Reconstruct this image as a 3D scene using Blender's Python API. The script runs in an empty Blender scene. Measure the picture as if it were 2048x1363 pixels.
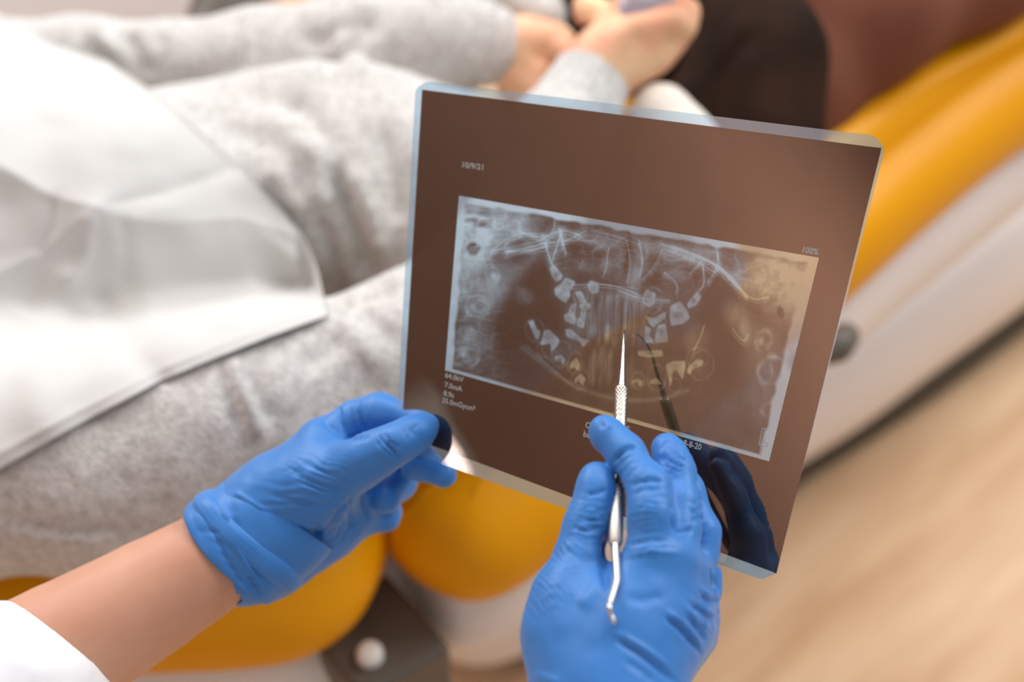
import bpy, math, random
import numpy as np
from mathutils import Matrix, Vector

# ------------------------------------------------------------------ camera, world, light
F = 2700.0; CX = 1024.0; CY = 681.5
PITCH = math.radians(50); CAMZ = 1.5
cp, sp = math.cos(PITCH), math.sin(PITCH)
RX = np.array([1.0, 0, 0]); UP = np.array([0, sp, cp]); BK = np.array([0, -cp, sp])
ROT = np.stack([RX, UP, BK], 1)                 # camera -> world
CAM = np.array([0, 0, CAMZ])
sc = bpy.context.scene
cd = bpy.data.cameras.new('camera'); cam = bpy.data.objects.new('camera', cd)
sc.collection.objects.link(cam); sc.camera = cam
cam.matrix_world = Matrix([[*ROT[0], 0], [*ROT[1], 0], [*ROT[2], CAMZ], [0, 0, 0, 1]])
cd.sensor_width = 36; cd.lens = F / 2048 * 36
cd.clip_start = 0.02
cd.dof.use_dof = True; cd.dof.focus_distance = 0.62; cd.dof.aperture_fstop = 3.8
sc.view_settings.view_transform = 'Standard'; sc.view_settings.look = 'None'
sc.view_settings.exposure = 0.24; sc.view_settings.gamma = 1.0
sc.view_settings.use_curve_mapping = False
world = bpy.data.worlds.new('world'); sc.world = world; world.use_nodes = True
world.node_tree.nodes['Background'].inputs[0].default_value = (0.95, 0.975, 1.0, 1)
world.node_tree.nodes['Background'].inputs[1].default_value = 0.36

def cw(x, y, z):
    return ROT @ np.array([x, y, z]) + CAM
def area(name, loc, target, size, power, color, sy=None):
    l = bpy.data.lights.new(name, 'AREA'); l.energy = power; l.color = color
    l.shape = 'RECTANGLE'; l.size = size; l.size_y = sy or size
    o = bpy.data.objects.new(name, l); sc.collection.objects.link(o)
    o.location = loc
    o.rotation_euler = (Vector(target) - Vector(loc)).to_track_quat('-Z', 'Y').to_euler()
    return o
area('top_fill_light', (0.15, 1.75, 2.5), (0.1, 1.0, 0.8), 1.1, 16, (1.0, 0.99, 0.98))  # added fill from above to lift the torso, not a known fixture
area('window_light', (-1.1, 1.8, 2.0), (-0.1, 0.7, 0.8), 0.9, 21, (0.98, 0.99, 1.0))
area('right_fill_light', (2.0, 1.7, 2.6), (1.2, 1.5, 0.1), 1.2, 46, (1.0, 0.97, 0.95))  # added fill that brightens floor, shell and yellow vinyl on the right
wl = bpy.data.lights.new('wall_fill_spot', 'SPOT'); wl.energy = 235; wl.color = (1.0, 0.94, 0.9); wl.spot_size = math.radians(150); wl.spot_blend = 1.0; wl.shadow_soft_size = 0.2  # added spot, no real fixture; brightens the wall mirrored in the film
wo = bpy.data.objects.new('wall_fill_spot', wl); sc.collection.objects.link(wo); wo.location = (-0.9, -1.4, 5.0)
wo.rotation_euler = (Vector((-2.45, -0.9, 4.5)) - wo.location).to_track_quat('-Z', 'Y').to_euler()

# ------------------------------------------------------------------ helpers
def P(px, py, d):
    """image direction and depth -> world point"""
    return ROT @ np.array([(px - CX) / F * d, -(py - CY) / F * d, -d]) + CAM
def onz(px, py, z):
    k = ROT @ np.array([(px - CX) / F, -(py - CY) / F, -1.0])
    return CAM + k * ((z - CAMZ) / k[2])
def proj(V):
    c = (V - CAM) @ ROT
    d = -c[:, 2]
    return CX + c[:, 0] / d * F, CY - c[:, 1] / d * F, d
def R(px, d): return px * d / F

def lin(r, g, b):
    f = lambda c: c / 12.92 if c <= 0.04045 else ((c + 0.055) / 1.055) ** 2.4
    return (f(r / 255), f(g / 255), f(b / 255), 1)

def link(name, V, Fc, mat, parent=None, smooth=True, origin=None):
    me = bpy.data.meshes.new(name)
    V = np.asarray(V, dtype=np.float64)
    o_ = np.zeros(3) if origin is None else np.asarray(origin)
    if isinstance(Fc, np.ndarray):
        n = len(Fc); k = Fc.shape[1]
        me.vertices.add(len(V)); me.vertices.foreach_set('co', (V - o_).astype(np.float32).ravel())
        me.loops.add(n * k); me.loops.foreach_set('vertex_index', Fc.astype(np.int32).ravel())
        me.polygons.add(n)
        me.polygons.foreach_set('loop_start', np.arange(0, n * k, k, dtype=np.int32))
        me.update(calc_edges=True)
    else:
        me.from_pydata([tuple(v) for v in (V - o_)], [], Fc)
    me.validate()
    me.polygons.foreach_set('use_smooth', [smooth] * len(me.polygons))
    me.materials.append(mat)
    o = bpy.data.objects.new(name, me); sc.collection.objects.link(o)
    o.location = o_
    if parent is not None:
        o.parent = parent
        o.location = Vector(o_) - parent.location
    return o
def tag(o, label=None, cat=None, group=None, kind=None):
    for k, v in (('label', label), ('category', cat), ('group', group), ('kind', kind)):
        if v: o[k] = v
    return o
def empty(name, loc, label, cat):
    o = bpy.data.objects.new(name, None); sc.collection.objects.link(o)
    o.location = loc; o.empty_display_size = 0.05
    return tag(o, label, cat)

# ---- value noise on points
_rng = np.random.RandomState(7)
_tab = _rng.rand(32, 32, 32).astype(np.float32)
def vnoise(Pt, scale):
    q = Pt * scale; i = np.floor(q).astype(int); f = q - i; f = f * f * (3 - 2 * f)
    r = 0
    for a in (0, 1):
        for b in (0, 1):
            for c in (0, 1):
                w = (f[:, 0] if a else 1 - f[:, 0]) * (f[:, 1] if b else 1 - f[:, 1]) * (f[:, 2] if c else 1 - f[:, 2])
                r = r + w * _tab[(i[:, 0] + a) % 32, (i[:, 1] + b) % 32, (i[:, 2] + c) % 32]
    return r * 2 - 1

# ---- signed distance shapes -> one smooth surface
def smin(a, b, k):
    h = np.clip(0.5 + 0.5 * (b - a) / k, 0, 1)
    return b * (1 - h) + a * h - k * h * (1 - h)
def cap_sdf(X, a, b, ra, rb):
    ab = b - a; L = float(ab @ ab) + 1e-12
    t = np.clip(((X - a) @ ab) / L, 0, 1)
    return np.sqrt(((X - a - t[:, None] * ab) ** 2).sum(1)) - (ra + (rb - ra) * t)
def chain(pts, k=0.006):
    """pts: list of (world point, radius)"""
    return ('chain', [(np.asarray(p, np.float32), r) for p, r in pts], k)
def pc(*pts, k=0.006):
    """pts: (px, py, depth, radius in px)"""
    return chain([(P(a, b, d), R(r, d)) for a, b, d, r in pts], k)
def ell(c, rad, M=None):
    """ellipsoid, radii along the camera axes"""
    return ('ell', np.asarray(c, np.float32), np.asarray(rad, np.float32), ROT if M is None else M)
def ev(s, X):
    if s[0] == 'chain':
        r = None; pts = s[1]
        if len(pts) == 1:
            return np.sqrt(((X - pts[0][0]) ** 2).sum(1)) - pts[0][1]
        for (a, ra), (b, rb) in zip(pts[:-1], pts[1:]):
            d = cap_sdf(X, a, b, ra, rb)
            r = d if r is None else smin(r, d, s[2])
        return r
    q = ((X - s[1]) @ s[3].astype(np.float32)) / s[2]
    l = np.sqrt((q ** 2).sum(1)) + 1e-9
    l2 = np.sqrt(((q / s[2]) ** 2).sum(1)) + 1e-9
    return l * (l - 1) / l2
def field(shapes, X):
    """shapes: list of (shape, k) merged in order"""
    r = None
    for s, k in shapes:
        d = ev(s, X)
        r = d if r is None else smin(r, d, k)
    return r
def bounds(shapes, pad):
    lo = np.full(3, 1e9); hi = -lo
    for s, k in shapes:
        if s[0] == 'chain':
            for p, r in s[1]:
                lo = np.minimum(lo, p - r); hi = np.maximum(hi, p + r)
        else:
            m = s[2].max(); lo = np.minimum(lo, s[1] - m); hi = np.maximum(hi, s[1] + m)
    return lo - pad, hi + pad
def polygonise(shapes, h, cut=None):
    lo, hi = bounds(shapes, 3 * h)
    n = np.ceil((hi - lo) / h).astype(int) + 1
    ax = [lo[i] + h * np.arange(n[i]) for i in range(3)]
    vals = np.empty(n, np.float32)
    YZ = np.stack(np.meshgrid(ax[1], ax[2], indexing='ij'), -1).reshape(-1, 2)
    step = max(1, int(400000 / len(YZ)))
    for i in range(0, n[0], step):
        xs = ax[0][i:i + step]
        X = np.empty((len(xs), len(YZ), 3), np.float32)
        X[:, :, 0] = xs[:, None]; X[:, :, 1:] = YZ[None]
        X = X.reshape(-1, 3)
        f = field(shapes, X)
        if cut is not None: f = np.maximum(f, cut(X))
        vals[i:i + step] = f.reshape(len(xs), n[1], n[2])
    ins = vals < 0
    c = np.zeros(n - 1, np.int8)
    for a in (0, 1):
        for b in (0, 1):
            for d in (0, 1):
                c += ins[a:n[0] - 1 + a, b:n[1] - 1 + b, d:n[2] - 1 + d]
    act = (c > 0) & (c < 8)
    idx = -np.ones(act.shape, np.int64); I = np.argwhere(act); idx[act] = np.arange(len(I))
    acc = np.zeros((len(I), 3)); cnt = np.zeros(len(I))
    for axis in range(3):
        o1, o2 = [i for i in range(3) if i != axis]
        for a in (0, 1):
            for b in (0, 1):
                off = np.zeros(3, int); off[o1] = a; off[o2] = b
                J = I + off; K = J.copy(); K[:, axis] += 1
                v0 = vals[J[:, 0], J[:, 1], J[:, 2]]; v1 = vals[K[:, 0], K[:, 1], K[:, 2]]
                m = (v0 < 0) != (v1 < 0)
                t = np.where(m, v0 / np.where(m, v0 - v1, 1), 0)
                p = J.astype(float); p[:, axis] += t
                acc[m] += p[m]; cnt[m] += 1
    V = lo + h * acc / cnt[:, None]
    quads = []
    for axis in range(3):
        o1, o2 = [(1, 2), (2, 0), (0, 1)][axis]
        s0 = [slice(None)] * 3; s1 = [slice(None)] * 3
        s0[axis] = slice(0, -1); s1[axis] = slice(1, None)
        a, b = ins[tuple(s0)], ins[tuple(s1)]
        for flip in (False, True):
            E = np.argwhere((a & ~b) if not flip else (~a & b))
            E = E[(E[:, o1] > 0) & (E[:, o2] > 0) & (E[:, o1] < n[o1] - 1) & (E[:, o2] < n[o2] - 1)]
            d1 = np.zeros(3, int); d1[o1] = 1; d2 = np.zeros(3, int); d2[o2] = 1
            q = [E - d1 - d2, E - d2, E, E - d1]
            q = np.stack([idx[k[:, 0], k[:, 1], k[:, 2]] for k in q], 1)
            quads.append(q if not flip else q[:, ::-1])
    Q = np.concatenate(quads)
    return V, Q
def smooth_mesh(V, Q, it):
    e = np.concatenate([Q[:, [0, 1]], Q[:, [1, 2]], Q[:, [2, 3]], Q[:, [3, 0]]])
    e = np.concatenate([e, e[:, ::-1]])
    deg = np.bincount(e[:, 0], minlength=len(V)).astype(float)
    for s in range(it):
        A = np.stack([np.bincount(e[:, 0], weights=V[e[:, 1], k], minlength=len(V)) for k in range(3)], 1) / deg[:, None]
        V = V + (0.5 if s % 2 == 0 else -0.45) * (A - V)
    return V
def normals(V, Q):
    n = np.cross(V[Q[:, 2]] - V[Q[:, 0]], V[Q[:, 3]] - V[Q[:, 1]])
    N = np.zeros_like(V)
    for k in range(4):
        for j in range(3): N[:, j] += np.bincount(Q[:, k], weights=n[:, j], minlength=len(V))
    return N / (np.linalg.norm(N, axis=1)[:, None] + 1e-12)
def seg_d(x, y, pts):
    D = np.full(len(x), 1e9); 
    pts = np.asarray(pts, float)
    L = np.r_[0, np.cumsum(np.linalg.norm(np.diff(pts, axis=0), axis=1))]
    T = np.zeros(len(x))
    for i in range(len(pts) - 1):
        a, b = pts[i], pts[i + 1]; ab = b - a
        t = np.clip(((x - a[0]) * ab[0] + (y - a[1]) * ab[1]) / (ab @ ab), 0, 1)
        d = np.hypot(x - a[0] - t * ab[0], y - a[1] - t * ab[1])
        m = d < D; D[m] = d[m]; T[m] = ((L[i] + t * (L[i + 1] - L[i])) / L[-1])[m]
    return D, T
def crease(V, Q, strokes, ripples=(), noise=()):
    """folds pressed into a surface: strokes (polyline, width px, height mm), ripples (x, y, rx, ry, angle, wavelength px, height mm)"""
    N = normals(V, Q); x, y, d = proj(V)
    view = (CAM - V); view /= np.linalg.norm(view, axis=1)[:, None]
    face = np.clip((N * view).sum(1) * 3 + 0.6, 0, 1)
    D = np.zeros(len(V))
    for pts, w, h in strokes:
        xs = [p[0] for p in pts]; ys = [p[1] for p in pts]
        m = np.where((x > min(xs) - 4 * w) & (x < max(xs) + 4 * w) & (y > min(ys) - 4 * w) & (y < max(ys) + 4 * w))[0]
        if len(m) == 0: continue
        dd, t = seg_d(x[m], y[m], pts)
        env = np.clip(np.minimum(t, 1 - t) * 5 + 0.15, 0, 1)
        D[m] += h * env * np.exp(-(dd / w) ** 2)
    for cx, cy, rx, ry, ang, wl, h in ripples:
        a = math.radians(ang); u = (x - cx) * math.cos(a) + (y - cy) * math.sin(a); v = -(x - cx) * math.sin(a) + (y - cy) * math.cos(a)
        e = np.exp(-((u / rx) ** 2 + (v / ry) ** 2) * 1.5)
        ph = vnoise(np.stack([u / rx * 1.3, v / (ry * 1.0), np.full(len(u), cx * .1)], 1), 1.7)
        wv = np.sin(2 * math.pi * (v / wl + 0.7 * ph) + 0.9 * np.sin(u / (rx * .8)))
        D += h * e * (np.sign(wv) * np.abs(wv) ** 1.3)
    D *= face * 0.001
    for sc_, h in noise: D += vnoise(V, sc_) * h * 0.001
    return V + N * D[:, None]
def sdf_obj(name, shapes, h, mat, parent=None, origin=None, sm=2, strokes=(), ripples=(), noise=(), cut=None):
    V, Q = polygonise(shapes, h, cut)
    V = smooth_mesh(V, Q, sm)
    if len(strokes) or len(ripples) or len(noise): V = crease(V, Q, strokes, ripples, noise)
    return link(name, V, Q, mat, parent, True, origin)

# ------------------------------------------------------------------ materials
def mat(name, col=(0.8, 0.8, 0.8, 1), rough=0.5, metal=0.0, spec=0.5, **kw):
    m = bpy.data.materials.new(name); m.use_nodes = True
    b = m.node_tree.nodes['Principled BSDF']
    b.inputs['Base Color'].default_value = col; b.inputs['Roughness'].default_value = rough
    b.inputs['Metallic'].default_value = metal; b.inputs['Specular IOR Level'].default_value = spec
    for k, v in kw.items(): b.inputs[k.replace('_', ' ')].default_value = v
    return m
def noise_col(m, cols, scale=20, detail=4, stretch=(1, 1, 1), rot=(0, 0, 0), rough=0.6, lo=0.35, hi=0.65, tex=False):
    nt = m.node_tree; N = nt.nodes; b = N['Principled BSDF']
    tc = N.new('ShaderNodeTexCoord'); mp = N.new('ShaderNodeMapping'); no = N.new('ShaderNodeTexNoise'); cr = N.new('ShaderNodeValToRGB')
    if tex: mp.vector_type = 'TEXTURE'
    mp.inputs['Scale'].default_value = stretch; mp.inputs['Rotation'].default_value = rot
    no.inputs['Scale'].default_value = scale; no.inputs['Detail'].default_value = detail; no.inputs['Roughness'].default_value = rough
    cr.color_ramp.elements[0].position = lo; cr.color_ramp.elements[0].color = cols[0]
    cr.color_ramp.elements[1].position = hi; cr.color_ramp.elements[1].color = cols[-1]
    for i, c in enumerate(cols[1:-1]):
        e = cr.color_ramp.elements.new(lo + (hi - lo) * (i + 1) / (len(cols) - 1)); e.color = c
    nt.links.new(tc.outputs['Object'], mp.inputs[0]); nt.links.new(mp.outputs[0], no.inputs[0])
    nt.links.new(no.outputs['Fac'], cr.inputs[0]); nt.links.new(cr.outputs[0], b.inputs['Base Color'])
    return m
def bump(m, scale=200, strength=0.2, dist=0.001, detail=4, stretch=(1, 1, 1), rot=(0, 0, 0)):
    nt = m.node_tree; N = nt.nodes; b = N['Principled BSDF']
    tc = N.new('ShaderNodeTexCoord'); mp = N.new('ShaderNodeMapping'); no = N.new('ShaderNodeTexNoise'); bu = N.new('ShaderNodeBump')
    mp.inputs['Scale'].default_value = stretch; mp.inputs['Rotation'].default_value = rot
    no.inputs['Scale'].default_value = scale; no.inputs['Detail'].default_value = detail
    bu.inputs['Strength'].default_value = strength; bu.inputs['Distance'].default_value = dist
    nt.links.new(tc.outputs['Object'], mp.inputs[0]); nt.links.new(mp.outputs[0], no.inputs[0])
    nt.links.new(no.outputs['Fac'], bu.inputs['Height']); nt.links.new(bu.outputs[0], b.inputs['Normal'])
    return m
M_glove = bump(mat('blue_nitrile', lin(58, 128, 206), 0.47, spec=0.42, Sheen_Weight=0.15, Sheen_Roughness=0.4), 420, 0.12, 0.0004, 2)
M_skin = bump(noise_col(mat('skin', rough=0.5, spec=0.35, Subsurface_Weight=0.25, Subsurface_Scale=0.01, Subsurface_Radius=(1, .35, .2)),
        [lin(200, 144, 119), lin(212, 162, 135)], 14, 3), 900, 0.12, 0.0004)
M_skin2 = noise_col(mat('child_skin', rough=0.5, spec=0.3, Subsurface_Weight=0.2, Subsurface_Scale=0.01, Subsurface_Radius=(1, .35, .2)),
        [lin(244, 172, 142), lin(255, 214, 172)], 18, 2)
M_fleece = bump(noise_col(mat('grey_fleece', rough=0.95, spec=0.1, Sheen_Weight=0.25, Sheen_Roughness=0.6),
        [lin(176, 171, 167), lin(204, 201, 198), lin(224, 222, 219)], 150, 6, rough=0.8, lo=0.33, hi=0.62), 420, 0.7, 0.002, 5)
M_cuff = bump(noise_col(mat('rib_knit', rough=0.95, spec=0.1, Sheen_Weight=0.2),
        [lin(194, 193, 191), lin(216, 215, 213)], 90, 3), 300, 0.6, 0.002)
M_bib = bump(mat('white_paper', lin(210, 209, 207), 0.8, spec=0.2), 160, 0.25, 0.0008, 2, (0.25, 3, 1), (0, 0, 0.5))
M_yellow = mat('yellow_vinyl', lin(236, 160, 0), 0.45, spec=0.2)
M_white = mat('white_shell', lin(236, 226, 221), 0.4)
M_white2 = mat('white_plastic', lin(240, 238, 234), 0.35)
M_grey = mat('dark_grey_plastic', lin(96, 88, 80), 0.5)
M_dark = mat('black_rubber', lin(62, 56, 48), 0.6)
M_tights = noise_col(mat('sheer_dark_tights', rough=0.8, spec=0.12, Sheen_Weight=0.0, Sheen_Roughness=0.5), [lin(32, 19, 13), lin(52, 32, 22)], 12, 2)
M_tights_lit = noise_col(mat('dark_tights_lit', rough=0.75, spec=0.2), [lin(112, 64, 48), lin(126, 76, 58)], 9, 2)  # same tights on the far leg, less shaded look put into the colour
M_sock = mat('white_sock', lin(240, 232, 222), 0.9, spec=0.1)
M_coat = bump(mat('white_coat', lin(236, 236, 240), 0.85, spec=0.15), 40, 0.3, 0.004, 2)
M_steel = mat('steel', (0.60, 0.56, 0.52, 1), 0.26, metal=1.0)
M_knurl = mat('knurled_steel', (0.56, 0.52, 0.46, 1), 0.36, metal=1.0)
M_floor = noise_col(mat('wood_floor', rough=0.6, spec=0.2), [lin(212, 172, 134), lin(228, 192, 154), lin(238, 206, 170)], 2.2, 3,
        (1.0, 0.16, 1), (0, 0, math.radians(40)), tex=True)
M_wall = noise_col(mat('brown_wall', rough=0.8, spec=0.2), [lin(196, 158, 138), lin(206, 168, 148)], 0.8, 1)
M_cab = mat('beige_cabinet', lin(164, 150, 142), 0.5)
M_lilac = mat('lilac_cloth', lin(222, 212, 230), 0.8)

# ------------------------------------------------------------------ the room
def box(name, c, s, m, parent=None, rz=0, bev=0.0):
    x, y, z = s[0] / 2, s[1] / 2, s[2] / 2
    V = np.array([(a, b, c_) for a in (-x, x) for b in (-y, y) for c_ in (-z, z)])
    Fc = [(0, 1, 3, 2), (4, 6, 7, 5), (0, 4, 5, 1), (2, 3, 7, 6), (0, 2, 6, 4), (1, 5, 7, 3)]
    ca, sa = math.cos(rz), math.sin(rz)
    V = V @ np.array([[ca, sa, 0], [-sa, ca, 0], [0, 0, 1]])
    o = link(name, V + np.asarray(c), Fc, m, parent, False, origin=np.asarray(c) * 1.0)
    if bev:
        b = o.modifiers.new('b', 'BEVEL'); b.width = bev; b.segments = 4
        o.data.polygons.foreach_set('use_smooth', [True] * len(o.data.polygons))
    return o
tag(box('floor', (0.6, 1.4, -0.05), (7, 8, 0.1), M_floor), 'light tan wood floor beside the chair', None, kind='structure')
tag(box('wall_left', (-2.5, -3.0, 4.0), (0.1, 14.0, 8.0), M_wall), None, None, kind='structure')

# ------------------------------------------------------------------ film
CO = dict(TL=(832, 160, .695), TR=(1776, 274, .603), BR=(1546, 1167, .594), BL=(790, 893, .692))
tl, tr, br, bl = [P(*CO[k]) for k in ('TL', 'TR', 'BR', 'BL')]
FN = np.cross(br - tl, tr - bl); FN /= np.linalg.norm(FN)
if FN @ (CAM - tl) < 0: FN = -FN
def S(u, v):
    u = np.asarray(u, float)[..., None]; v = np.asarray(v, float)[..., None]
    return (tl * (1 - u) + tr * u) * (1 - v) + (bl * (1 - u) + br * u) * v
def uv_of(px, py):
    uv = np.array([.5, .5])
    for _ in range(25):
        def e(q):
            a, b, _d = proj(S(q[0], q[1])[None] if np.ndim(S(q[0], q[1])) == 1 else S(q[0], q[1]))
            return np.array([a[0] - px, b[0] - py])
        r = e(uv); J = np.stack([(e(uv + [1e-5, 0]) - r), (e(uv + [0, 1e-5]) - r)], 1) / 1e-5
        uv = uv - np.linalg.solve(J, r)
    return uv
def film_d(px, py):
    u, v = uv_of(px, py); return float(proj(S(u, v)[None])[2][0])

def film_mat(name, dens_attr=False, clear=1.0):
    m = bpy.data.materials.new(name); m.use_nodes = True; nt = m.node_tree; N = nt.nodes; N.clear()
    out = N.new('ShaderNodeOutputMaterial')
    tr_ = N.new('ShaderNodeBsdfTransparent'); df = N.new('ShaderNodeBsdfDiffuse'); gl = N.new('ShaderNodeBsdfGlossy')
    gl.inputs['Roughness'].default_value = 0.02
    gl.inputs['Color'].default_value = GLCOL
    mixT = N.new('ShaderNodeMixRGB'); mixD = N.new('ShaderNodeMixRGB')
    mixT.inputs[1].default_value = (0.012, 0.007, 0.005, 1); mixT.inputs[2].default_value = (0.34, 0.48, 0.58, 1)
    mixD.inputs[1].default_value = (0.006, 0.003, 0.002, 1); mixD.inputs[2].default_value = (0.105, 0.185, 0.25, 1)
    if dens_attr:
        at = N.new('ShaderNodeAttribute'); at.attribute_name = 'clear'; f = at.outputs['Fac']
        nt.links.new(f, mixT.inputs[0]); nt.links.new(f, mixD.inputs[0])
    else:
        mixT.inputs[0].default_value = clear; mixD.inputs[0].default_value = clear
    nt.links.new(mixT.outputs[0], tr_.inputs[0]); nt.links.new(mixD.outputs[0], df.inputs[0])
    a1 = N.new('ShaderNodeAddShader'); a2 = N.new('ShaderNodeAddShader')
    nt.links.new(tr_.outputs[0], a1.inputs[0]); nt.links.new(df.outputs[0], a1.inputs[1])
    nt.links.new(a1.outputs[0], a2.inputs[0]); nt.links.new(gl.outputs[0], a2.inputs[1])
    nt.links.new(a2.outputs[0], out.inputs[0])
    return m
GLCOL = (0.142, 0.117, 0.104, 1)
M_clear = film_mat('film_clear', clear=1.0)
M_exposed = film_mat('film_exposed', clear=0.0)
M_xray = film_mat('film_image', dens_attr=True)
M_print = mat('film_print', lin(170, 176, 178), 0.7)

film_root = empty('dental_xray_film', tuple(bl), 'dark brown panoramic tooth X-ray film with pale blue clear rim, held in gloved hands', 'x-ray film')
inner = [uv_of(*p) for p in ((844, 179), (1763, 296), (1553, 1146), (803, 868))]
inset = [uv_of(*p) for p in ((918, 391), (1638, 515), (1538, 922), (890, 740))]
def quad_uv(Qd, s, t):
    """projective map of unit square to the quad seen in the picture is close to bilinear on the film"""
    s = s[..., None]; t = t[..., None]
    return (Qd[0] * (1 - s) + Qd[1] * s) * (1 - t) + (Qd[3] * (1 - s) + Qd[2] * s) * t
def ring(name, outer, inn, m, cham=0.0, n=60, rows=14):
    # ring of quads between two 4-gons on the film surface
    V = []; Fc = []
    def loop(Qd, c):
        L = []
        for k in range(4):
            a, b = np.array(Qd[k]), np.array(Qd[(k + 1) % 4])
            for i in range(n):
                t = i / n
                p = a + (b - a) * t
                if c and (t < c or t > 1 - c):
                    tt = min(t, 1 - t) / c
                    corner = a if t < c else b
                    prev = np.array(Qd[k - 1]) if t < c else a
                    other = np.array(Qd[k - 1]) if t < c else np.array(Qd[(k + 2) % 4])
                    here = b if t < c else a
                    p = corner + (here - corner) * c * (0.5 + tt * 0.5) + (other - corner) * c * 0.5 * (1 - tt)
                L.append(p)
        return L
    A = loop(outer, cham); B = loop(inn, 0)
    N4 = len(A)
    A = np.array(A); B = np.array(B)
    uv = np.concatenate([A + (B - A) * r / rows for r in range(rows + 1)])
    V = S(uv[:, 0], uv[:, 1])
    Fc = [(i + r * N4, i + r * N4 + N4, (i + 1) % N4 + N4 + r * N4, (i + 1) % N4 + r * N4) for r in range(rows) for i in range(N4)]
    return link(name, V, Fc, m, film_root, True, origin=bl)
ring('clear_rim', [(0, 0), (1, 0), (1, 1), (0, 1)], inner, M_clear, cham=0.025)
ring('exposed_area', inner, inset, M_exposed)

# ---- the tooth picture, drawn as film density in picture coordinates
NS, NT = 640, 360
ss, tt = np.meshgrid(np.linspace(0, 1, NS), np.linspace(0, 1, NT), indexing='ij')
UVG = quad_uv([np.array(q) for q in inset], ss, tt).reshape(-1, 2)
VG = S(UVG[:, 0], UVG[:, 1])
gx, gy, _ = proj(VG)
I3 = np.stack([gx, gy, gx * 0], 1)
den = 0.10 + 0.03 * vnoise(I3, 0.02)
def A_(cx, cy, rx, ry, ang, val, soft=0.25, mode='add'):
    global den
    a = math.radians(ang); u = ((gx - cx) * math.cos(a) + (gy - cy) * math.sin(a)) / rx; v = (-(gx - cx) * math.sin(a) + (gy - cy) * math.cos(a)) / ry
    r = np.sqrt(u * u + v * v); w = np.clip((1 + soft - r) / (2 * soft), 0, 1); w = w * w * (3 - 2 * w)
    den = den + w * val if mode == 'add' else den * (1 - w) + w * val
def L_(pts, w, val):
    global den
    pts = np.asarray(pts, float)
    for _ in range(2 if len(pts) > 2 else 0):
        a_, b_ = pts[:-1], pts[1:]
        pts = np.vstack([pts[:1], np.stack([.75 * a_ + .25 * b_, .25 * a_ + .75 * b_], 1).reshape(-1, 2), pts[-1:]])
    d, t = seg_d(gx, gy, pts); den = den + val * np.exp(-(d / w) ** 2)
def Rg(cx, cy, rx, ry, ang, w, val):
    global den
    a = math.radians(ang); u = ((gx - cx) * math.cos(a) + (gy - cy) * math.sin(a)) / rx; v = (-(gx - cx) * math.sin(a) + (gy - cy) * math.cos(a)) / ry
    r = np.sqrt(u * u + v * v); den = den + .55 * val * (1 + .5 * np.sin(3 * np.arctan2(v, u) + cx)) * np.exp(-((r - 1) * min(rx, ry) / w) ** 2)
def rounded(pts):
    p = np.asarray(pts, float)
    for _ in range(2):
        q_ = np.roll(p, -1, 0); p = np.stack([.87 * p + .13 * q_, .13 * p + .87 * q_], 1).reshape(-1, 2)
    return p
def poly(pts, val, soft=2.2, mode='max'):
    global den
    pts = rounded(pts); xs, ys = pts[:, 0], pts[:, 1]
    m = np.where((gx > xs.min() - 6) & (gx < xs.max() + 6) & (gy > ys.min() - 6) & (gy < ys.max() + 6))[0]
    x, y = gx[m], gy[m]; inside = np.zeros(len(x), bool); j = len(pts) - 1
    for i in range(len(pts)):
        c = ((ys[i] > y) != (ys[j] > y)) & (x < (xs[j] - xs[i]) * (y - ys[i]) / (ys[j] - ys[i] + 1e-9) + xs[i]); inside ^= c; j = i
    d, _ = seg_d(x, y, np.vstack([pts, pts[:1]])); sd = np.where(inside, d, -d)
    w = np.clip(0.5 + sd / (2 * soft), 0, 1)
    cxm, cym = xs.mean(), ys.mean(); rr_ = np.hypot((x - cxm) / (np.ptp(xs) + 4), (y - cym) / (np.ptp(ys) + 4))
    tex = val * (0.80 + 0.22 * vnoise(I3[m], 0.10) + .25 * np.clip(rr_ * 2, 0, 1) - .10 * np.exp(-(rr_ / .16) ** 2))
    den[m] = np.maximum(den[m], den[m] * (1 - w) + tex * w) if mode == 'max' else den[m] * (1 - w) + val * w
c3 = lambda pts: [(880 + a / 2.84, 380 + b / 2.84) for a, b in pts]
c4 = lambda pts: [(1240 + a / 2.84, 460 + b / 2.84) for a, b in pts]
# bright skull and spine zones at both sides
A_(935, 480, 34, 75, 2, .62, .7); A_(925, 560, 22, 40, 0, .15, .8); A_(1000, 440, 70, 32, 8, .36, .8); A_(968, 500, 20, 40, 20, .3, .8)
A_(1000, 470, 45, 22, -20, .25, .7)
A_(1555, 560, 62, 52, 20, .52, .7); A_(1600, 560, 26, 52, 10, .35, .7); A_(1500, 560, 50, 22, 20, .22, .8); A_(1580, 620, 28, 34, 10, .25, .8)
A_(1480, 640, 40, 22, 50, .26, .8); A_(1490, 660, 10, 26, -5, .25, .8)
A_(955, 600, 44, 40, 0, .20, .7); A_(945, 680, 46, 50, 0, .17, .7); A_(1010, 560, 50, 28, -30, .18, .8); A_(985, 560, 26, 60, 12, .16, .8)
A_(1530, 700, 40, 60, 10, .18, .8); A_(1540, 800, 34, 50, 8, .12, .8)
A_(1050, 590, 16, 16, 0, .22, .9); A_(1390, 680, 22, 26, 0, .14, .8)
# dark holes
for q in ((940, 419, 10, 8), (970, 423, 16, 9), (948, 440, 16, 5), (965, 450, 13, 6)): A_(*q, 0, .32, .8, 'set')
A_(947, 497, 14, 12, 0, .14, .4, 'set'); L_([(940, 496), (956, 492)], 2, .35)
A_(1561, 624, 7, 13, -12, .12, .4, 'set')
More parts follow.
